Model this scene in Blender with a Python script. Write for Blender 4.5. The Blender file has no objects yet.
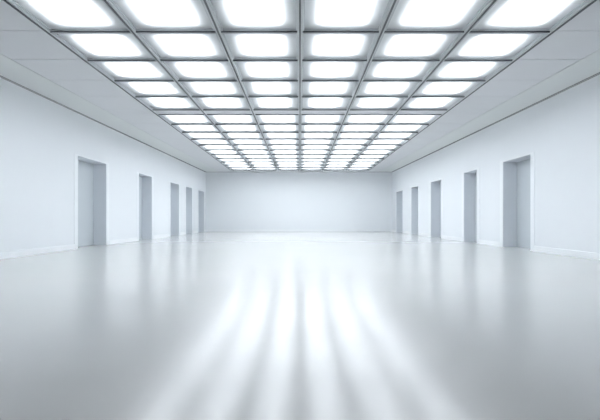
import bpy, bmesh, math
from mathutils import Vector

S = bpy.context.scene
C = S.collection

# ------------------------------------------------------------------ measures
WL, WR = 5.77, 5.64            # half widths of the hall, left and right of the axis
Y_BACK, Y_REAR = 29.3, -1.6    # far wall, wall behind the viewpoint
EYE = 0.775
def hc(y): return EYE + 2.69 + 0.0067 * y       # ceiling height, rising very slightly
def hw(y): return 3.535 + 0.0181 * y            # half width of the luminous field
ROWS_FRONT = [4.40, 5.68, 6.94, 8.21, 9.45, 10.72, 12.04]
ROWS_BACK = [12.58, 13.91, 15.26, 16.62, 17.98, 19.38, 20.80, 22.23, 23.68, 25.10, 26.45, 27.70]
SOFFIT = 0.80                  # plain strip along each wall

# ------------------------------------------------------------------ materials
def mat(name, col, rough=0.6, spec=0.5, metal=0.0, bump=0.0, bscale=40.0, var=0.0, vscale=2.0, ior=1.5):
    m = bpy.data.materials.new(name); m.use_nodes = True
    nt = m.node_tree; b = nt.nodes['Principled BSDF']
    b.inputs['Base Color'].default_value = (*col, 1)
    b.inputs['Roughness'].default_value = rough
    b.inputs['Metallic'].default_value = metal
    b.inputs['IOR'].default_value = ior
    b.inputs['Specular IOR Level'].default_value = spec
    tc = nt.nodes.new('ShaderNodeTexCoord')
    if var:
        n = nt.nodes.new('ShaderNodeTexNoise'); n.inputs['Scale'].default_value = vscale
        n.inputs['Detail'].default_value = 4
        nt.links.new(tc.outputs['Object'], n.inputs['Vector'])
        mx = nt.nodes.new('ShaderNodeMix'); mx.data_type = 'RGBA'
        mx.inputs['A'].default_value = (*[c * (1 - var) for c in col], 1)
        mx.inputs['B'].default_value = (*[min(1, c * (1 + var)) for c in col], 1)
        nt.links.new(n.outputs['Fac'], mx.inputs['Factor'])
        nt.links.new(mx.outputs['Result'], b.inputs['Base Color'])
    if bump:
        n = nt.nodes.new('ShaderNodeTexNoise'); n.inputs['Scale'].default_value = bscale
        nt.links.new(tc.outputs['Object'], n.inputs['Vector'])
        bp = nt.nodes.new('ShaderNodeBump'); bp.inputs['Strength'].default_value = bump
        bp.inputs['Distance'].default_value = 0.002
        nt.links.new(n.outputs['Fac'], bp.inputs['Height'])
        nt.links.new(bp.outputs['Normal'], b.inputs['Normal'])
    return m

M = {}
M['wall'] = mat('white_wall_paint', (.80, .825, .85), .55, .3, var=.01, vscale=1.2)
M['back_wall'] = mat('pale_grey_wall_paint', (.83, .855, .875), .6, .3, var=.01, vscale=1.2)
M['trim'] = mat('white_gloss_trim', (.86, .88, .90), .3, .5)
M['casing'] = mat('white_casing_paint', (.84, .865, .89), .4, .4)
M['tile'] = mat('ceiling_tile', (.67, .685, .705), .8, .2, var=.015, vscale=3)
M['strip'] = mat('ceiling_plaster', (.68, .705, .705), .7, .2, var=.01, vscale=3)
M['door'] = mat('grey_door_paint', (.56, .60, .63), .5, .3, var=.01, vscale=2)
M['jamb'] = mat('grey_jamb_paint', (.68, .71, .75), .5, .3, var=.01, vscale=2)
M['metal_light'] = mat('brushed_aluminium', (.62, .65, .67), .5, .4, .0)
M['metal_shade'] = mat('grid_bar_painted_shade', (.13, .14, .15), .6, .3)  # dark colour paints in the shade on the grid bar edges
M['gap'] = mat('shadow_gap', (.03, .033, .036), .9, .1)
M['housing'] = mat('lamp_housing', (.10, .11, .115), .8, .1)

def floor_mat():
    m = bpy.data.materials.new('polished_resin_floor'); m.use_nodes = True
    nt = m.node_tree; b = nt.nodes['Principled BSDF']
    tc = nt.nodes.new('ShaderNodeTexCoord')
    n = nt.nodes.new('ShaderNodeTexNoise'); n.inputs['Scale'].default_value = .6; n.inputs['Detail'].default_value = 5
    nt.links.new(tc.outputs['Object'], n.inputs['Vector'])
    mx = nt.nodes.new('ShaderNodeMix'); mx.data_type = 'RGBA'
    mx.inputs['A'].default_value = (.575, .565, .55, 1); mx.inputs['B'].default_value = (.605, .595, .58, 1)
    nt.links.new(n.outputs['Fac'], mx.inputs['Factor'])
    nt.links.new(mx.outputs['Result'], b.inputs['Base Color'])
    b.inputs['Roughness'].default_value = .27; b.inputs['Specular IOR Level'].default_value = .38
    b.inputs['Coat Weight'].default_value = .62; b.inputs['Coat Roughness'].default_value = .152
    b.inputs['IOR'].default_value = 1.6
    return m
M['floor'] = floor_mat()

def emit_mat(name, power):
    m = bpy.data.materials.new(name); m.use_nodes = True
    nt = m.node_tree; nt.nodes.clear()
    o = nt.nodes.new('ShaderNodeOutputMaterial'); e = nt.nodes.new('ShaderNodeEmission')
    e.inputs['Color'].default_value = (.905, .95, 1, 1); e.inputs['Strength'].default_value = power
    nt.links.new(e.outputs[0], o.inputs['Surface'])
    return m
M['emit'] = emit_mat('lamp_plate_glow', 9.3)
M['emit_far'] = emit_mat('lamp_plate_glow_wide', 6.4)   # larger plates, weaker per area

def opal_mat():
    m = bpy.data.materials.new('opal_diffuser'); m.use_nodes = True
    nt = m.node_tree; nt.nodes.clear()
    o = nt.nodes.new('ShaderNodeOutputMaterial')
    t = nt.nodes.new('ShaderNodeBsdfTranslucent'); t.inputs['Color'].default_value = (.94, .955, .965, 1)
    d = nt.nodes.new('ShaderNodeBsdfDiffuse'); d.inputs['Color'].default_value = (.85, .9, .92, 1)
    mx = nt.nodes.new('ShaderNodeMixShader'); mx.inputs[0].default_value = .35
    nt.links.new(t.outputs[0], mx.inputs[1]); nt.links.new(d.outputs[0], mx.inputs[2])
    nt.links.new(mx.outputs[0], o.inputs['Surface'])
    return m
M['opal'] = opal_mat()

# ------------------------------------------------------------------ helpers
def box(bm, x0, x1, y0, y1, z0, z1):
    v = [bm.verts.new((x, y, z)) for z in (z0, z1) for y in (y0, y1) for x in (x0, x1)]
    for f in ((0, 2, 3, 1), (4, 5, 7, 6), (0, 1, 5, 4), (2, 6, 7, 3), (0, 4, 6, 2), (1, 3, 7, 5)):
        bm.faces.new([v[i] for i in f])

def slab(bm, y0, y1, xa, xb, dz0, dz1):
    """prism between two depths; xa/xb give the sides as functions of depth, dz offsets from the ceiling plane"""
    v = []
    for d in (dz0, dz1):
        for y in (y0, y1):
            for fx in (xa, xb):
                v.append(bm.verts.new((fx(y), y, hc(y) + d)))
    for f in ((0, 2, 3, 1), (4, 5, 7, 6), (0, 1, 5, 4), (2, 6, 7, 3), (0, 4, 6, 2), (1, 3, 7, 5)):
        bm.faces.new([v[i] for i in f])

def obj(name, bm, m, parent=None, loc=None, bevel=0):
    bmesh.ops.recalc_face_normals(bm, faces=bm.faces)
    if loc is not None:
        bmesh.ops.translate(bm, verts=bm.verts, vec=-Vector(loc))
    me = bpy.data.meshes.new(name); bm.to_mesh(me); bm.free()
    me.materials.append(m)
    o = bpy.data.objects.new(name, me); C.objects.link(o)
    if parent is not None: o.parent = parent
    elif loc is not None: o.location = loc
    if bevel:
        b = o.modifiers.new('bevel', 'BEVEL'); b.width = bevel; b.segments = 2; b.limit_method = 'ANGLE'
    return o

def struct(name, bm, m, label=None, bevel=0):
    o = obj(name, bm, m, bevel=bevel); o['kind'] = 'structure'
    if label: o['label'] = label
    return o

# ------------------------------------------------------------------ floor and walls
bm = bmesh.new(); box(bm, -WL - .6, WR + .6, Y_REAR - .2, Y_BACK + .2, -.15, 0)
struct('floor', bm, M['floor'], 'polished pale grey floor mirroring the ceiling lights')

DOOR_L = [(12.38, 14.20), (17.07, 18.56), (21.22, 22.72), (24.12, 25.48), (27.05, 28.62)]
DOOR_R = [(11.66, 13.24), (15.20, 16.40), (19.04, 20.55), (22.76, 24.14), (26.2, 27.9)]
DEPTH = 0.37

def side_wall(name, side, X, doors, top, label):
    bm = bmesh.new()
    T = .6
    xs = sorted((side * X, side * (X + T)))
    y = Y_REAR
    def seg(y0, y1, z0, z1):
        v = []
        for yy in (y0, y1):
            zt = (hc(yy) - .03) if z1 is None else z1
            for x in xs:
                v.append((x, yy, z0)); v.append((x, yy, zt))
        vs = [bm.verts.new(p) for p in v]
        for f in ((0, 1, 3, 2), (4, 6, 7, 5), (0, 4, 5, 1), (2, 3, 7, 6), (1, 5, 7, 3), (0, 2, 6, 4)):
            bm.faces.new([vs[i] for i in f])
    for a, b in doors:
        seg(y, a, 0, None); seg(a, b, top, None); y = b
    seg(y, Y_BACK, 0, None)
    return struct(name, bm, M['wall'], label)

TOP_L, TOP_R = 2.42, 2.36
side_wall('wall_left', -1, WL, DOOR_L, TOP_L, 'long white left wall with five recessed doorways')
side_wall('wall_right', 1, WR, DOOR_R, TOP_R, 'long white right wall with five recessed doorways')
bm = bmesh.new(); box(bm, -WL - .6, WR + .6, Y_BACK, Y_BACK + .2, 0, hc(Y_BACK) - .012)
struct('wall_back', bm, M['back_wall'], 'plain pale grey wall at the far end')
bm = bmesh.new(); box(bm, -WL - .6, WR + .6, Y_REAR - .2, Y_REAR, 0, hc(Y_REAR) + .1)
struct('wall_front', bm, M['wall'])

# ------------------------------------------------------------------ skirting
BH, BT = .13, .016
def board(bm, x0, x1, y0, y1):
    box(bm, x0, x1, y0, y1, 0, BH)
CW = .20      # casing width
def skirting(name, side, X, doors):
    bm = bmesh.new(); y = Y_REAR
    xs = sorted((side * X, side * (X - BT)))
    for a, b in doors + [(Y_BACK - BT + CW, 0)]:
        board(bm, xs[0], xs[1], y, a - CW); y = b + CW
    return struct(name, bm, M['trim'], bevel=.004)
skirting('baseboard_left', -1, WL, DOOR_L)
skirting('baseboard_right', 1, WR, DOOR_R)
bm = bmesh.new(); box(bm, -WL, WR, Y_BACK - BT, Y_BACK, 0, BH)
struct('baseboard_back', bm, M['trim'], bevel=.004)

# ------------------------------------------------------------------ doorways
ORD = ['nearest', 'second', 'third', 'fourth', 'farthest']
n = 0
for side, X, doors, top, word in ((-1, WL, DOOR_L, TOP_L, 'left'), (1, WR, DOOR_R, TOP_R, 'right')):
    for k, (a, b) in enumerate(doors):
        n += 1
        root = bpy.data.objects.new('door_%d' % n, None); C.objects.link(root)
        loc = (side * X, (a + b) / 2, 0); root.location = loc
        root['kind'] = 'structure'
        root['label'] = '%s recessed grey doorway on the %s wall' % (ORD[k], word)
        def bx(bm, d0, d1, y0, y1, z0, z1):
            xs = sorted((side * (X + d0), side * (X + d1)))
            box(bm, xs[0], xs[1], y0, y1, z0, z1)
        bm = bmesh.new(); bx(bm, DEPTH, DEPTH + .05, a + .012, b - .012, .006, top - .014)
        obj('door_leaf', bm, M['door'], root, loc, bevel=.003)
        bm = bmesh.new()
        bx(bm, .002, DEPTH + .06, a, a + .010, 0, top); bx(bm, .002, DEPTH + .06, b - .010, b, 0, top)
        bx(bm, .002, DEPTH + .06, a + .010, b - .010, top - .010, top)
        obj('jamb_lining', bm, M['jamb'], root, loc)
        bm = bmesh.new()
        for y0, y1 in ((a - CW, a), (b, b + CW)):
            bx(bm, -.010, 0, y0, y1, 0, top + .035)
        bx(bm, -.010, 0, a, b, top, top + .035)
        obj('casing', bm, M['casing'], root, loc, bevel=.003)

# ------------------------------------------------------------------ ceiling
G = .020                                            # joint between tiles
seams = [Y_REAR, -.6, .66, 1.91, 3.15] + ROWS_FRONT + ROWS_BACK + [Y_BACK]
bm = bmesh.new()
for s, X in ((-1, WL), (1, WR)):
    inner = lambda y, s=s: s * (hw(y) + .066)
    outer = lambda y, s=s, X=X: s * (X - SOFFIT - .008)
    for y0, y1 in zip(seams, seams[1:]):
        slab(bm, y0 + G / 2, y1 - G / 2, inner, outer, 0, .02)
# field in front of and behind the luminous rows
w_in = lambda s: (lambda y: s * (hw(y) + .066 - G))
for y0, y1 in ((Y_REAR, ROWS_FRONT[0] - .04), (ROWS_BACK[-1] + .04, Y_BACK)):
    slab(bm, y0 + .005, y1, w_in(-1), w_in(1), 0, .02)
struct('ceiling', bm, M['tile'], 'pale grey tiled ceiling around the light field')

bm = bmesh.new()
for s, X in ((-1, WL), (1, WR)):
    slab(bm, Y_REAR, Y_BACK, lambda y: s * (X - SOFFIT + .008), lambda y: s * (X - .03), 0, .02)
t = struct('trim_1', bm, M['strip'], 'plain plaster strips between ceiling tiles and side walls')
bm = bmesh.new()
for s, X in ((-1, WL), (1, WR)):
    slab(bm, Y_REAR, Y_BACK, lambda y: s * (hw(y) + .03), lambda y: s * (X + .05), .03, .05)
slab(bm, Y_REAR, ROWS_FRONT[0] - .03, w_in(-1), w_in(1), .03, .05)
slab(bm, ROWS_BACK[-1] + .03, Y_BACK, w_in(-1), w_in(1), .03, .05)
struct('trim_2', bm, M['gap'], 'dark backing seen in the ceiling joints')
# roof slab
bm = bmesh.new(); slab(bm, Y_REAR - .2, Y_BACK + .2, lambda y: -WL - .6, lambda y: WR + .6, .30, .45)
struct('roof', bm, M['housing'])

# ------------------------------------------------------------------ metal grid between the lights
FRACTION = [-1, -.661, -.323, 0, .323, .661, 1]
def colx(i):  return lambda y: hw(y) * FRACTION[i]
bl, bd = bmesh.new(), bmesh.new()
spans = [(ROWS_FRONT[0], ROWS_FRONT[-1]), (ROWS_BACK[0], ROWS_BACK[-1])]
Y0, Y1 = ROWS_FRONT[0] - .04, ROWS_BACK[-1] + .04
for i in range(7):
    cx = colx(i)
    for a, b in ((-.038, -.012), (.012, .038)):
        slab(bl, Y0, Y1, lambda y: cx(y) + a, lambda y: cx(y) + b, -.030, .02)
    slab(bd, Y0, Y1, lambda y: cx(y) - .012, lambda y: cx(y) + .012, -.042, .02)  # dark fin stands in for the shadowed groove between bars
for y in ROWS_FRONT + ROWS_BACK:
    for i in range(6):
        xa, xb = colx(i), colx(i + 1)
        L, R_ = (lambda q: xa(q) + .038), (lambda q: xb(q) - .038)
        slab(bd, y - .026, y - .016, L, R_, -.034 if y < 12.7 else -.048, .02)       # near lip, its shade painted as dark colour
        slab(bl, y - .016, y + .022, L, R_, -.030, .02)       # pale underside
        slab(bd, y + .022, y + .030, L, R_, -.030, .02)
# wide cross band
bb = bmesh.new()
for i in range(6):
    xa, xb = colx(i), colx(i + 1)
    slab(bb, ROWS_FRONT[-1] + .030, ROWS_BACK[0] - .026, lambda q: xa(q) + .038, lambda q: xb(q) - .038, -.012, .02)
g = struct('trim_3', bl, M['metal_light'], 'pale metal grid bars between the ceiling lights')
g = struct('trim_4', bd, M['metal_shade'], 'ceiling grid bar edges with shade painted in dark')
g = struct('trim_5', bb, M['tile'], 'wide pale cross band through the light field')

# ------------------------------------------------------------------ ceiling lights
COLS = ['leftmost', 'second-from-left', 'third-from-left', 'third-from-right', 'second-from-right', 'rightmost']
ORDN = ['first', 'second', 'third', 'fourth', 'fifth', 'sixth', 'seventh', 'eighth', 'ninth', 'tenth', 'last']

def light(i, y0, y1, where, group):
    a, b = y0 + .030, y1 - .026
    xl, xr = colx(i), colx(i + 1)
    L = lambda q, m=0: xl(q) + .040 + m
    R_ = lambda q, m=0: xr(q) - .040 - m
    ym = (a + b) / 2
    loc = ((L(ym) + R_(ym)) / 2, ym, hc(ym))
    root = bpy.data.objects.new('ceiling_light', None); C.objects.link(root); root.location = loc
    root['label'] = 'glowing ceiling light panel, %s column, %s' % (COLS[i], where)
    root['category'] = 'ceiling light'; root['group'] = group
    # rim frame
    bm = bmesh.new(); w = .022
    slab(bm, a, a + w, L, R_, -.008, .012); slab(bm, b - w, b, L, R_, -.008, .012)
    slab(bm, a + w, b - w, L, lambda q: L(q, w), -.008, .012); slab(bm, a + w, b - w, lambda q: R_(q, w), R_, -.008, .012)
    obj('frame', bm, M['metal_light'], root, loc)
    # opal sheet: one single sheet resting on the rim
    bm = bmesh.new()
    vs = [bm.verts.new((f(q), q, hc(q) + .013)) for f, q in ((L, a), (R_, a), (R_, b), (L, b))]
    bm.faces.new(vs)
    obj('diffuser', bm, M['opal'], root, loc)
    # housing with a lamp plate
    H = .11
    bm = bmesh.new()
    slab(bm, a, b, L, lambda q: L(q, .004), .014, H); slab(bm, a, b, lambda q: R_(q, .004), R_, .014, H)
    slab(bm, a, a + .004, L, R_, .014, H); slab(bm, b - .004, b, L, R_, .014, H)
    slab(bm, a, b, L, R_, H, H + .006)
    hs = obj('housing', bm, M['housing'], root, loc)
    IX, IY, DP = (.24, .19, .078) if y0 < 12.2 else (.15, .12, .055)
    bm = bmesh.new()
    slab(bm, a + IY, b - IY, lambda q: L(q, IX), lambda q: R_(q, IX), .014 + DP, .020 + DP)
    obj('lamp_plate', bm, M['emit'] if y0 < 12.2 else M['emit_far'], hs, loc)

for r in range(len(ROWS_FRONT) - 1):
    k = len(ROWS_FRONT) - 2 - r
    where = '%s row before the wide cross band' % ORDN[k]
    for i in range(6):
        light(i, ROWS_FRONT[r], ROWS_FRONT[r + 1], where, 'ceiling lights before the cross band')
for r in range(len(ROWS_BACK) - 1):
    where = '%s row beyond the wide cross band' % ORDN[r]
    for i in range(6):
        light(i, ROWS_BACK[r], ROWS_BACK[r + 1], where, 'ceiling lights beyond the cross band')

# ------------------------------------------------------------------ world, camera, view
w = bpy.data.worlds.new('world'); S.world = w; w.use_nodes = True
w.node_tree.nodes['Background'].inputs[0].default_value = (.8, .85, .9, 1)
w.node_tree.nodes['Background'].inputs[1].default_value = .3

cam = bpy.data.cameras.new('camera'); co = bpy.data.objects.new('camera', cam); C.objects.link(co)
co.location = (0, 0, EYE); co.rotation_euler = (math.pi / 2, 0, 0)
cam.sensor_width = 36; cam.lens = 477 / 600 * 36
cam.shift_y = 9 / 600
cam.clip_start = .05
S.camera = co

S.view_settings.view_transform = 'Standard'; S.view_settings.look = 'None'
S.view_settings.gamma = 1; S.view_settings.use_curve_mapping = False
S.view_settings.exposure = 0.0
S.cycles.max_bounces = 10; S.cycles.diffuse_bounces = 7; S.cycles.glossy_bounces = 4; S.cycles.transmission_bounces = 4
S.cycles.use_denoising = True
S.cycles.caustics_reflective = False
S.cycles.sample_clamp_indirect = 8
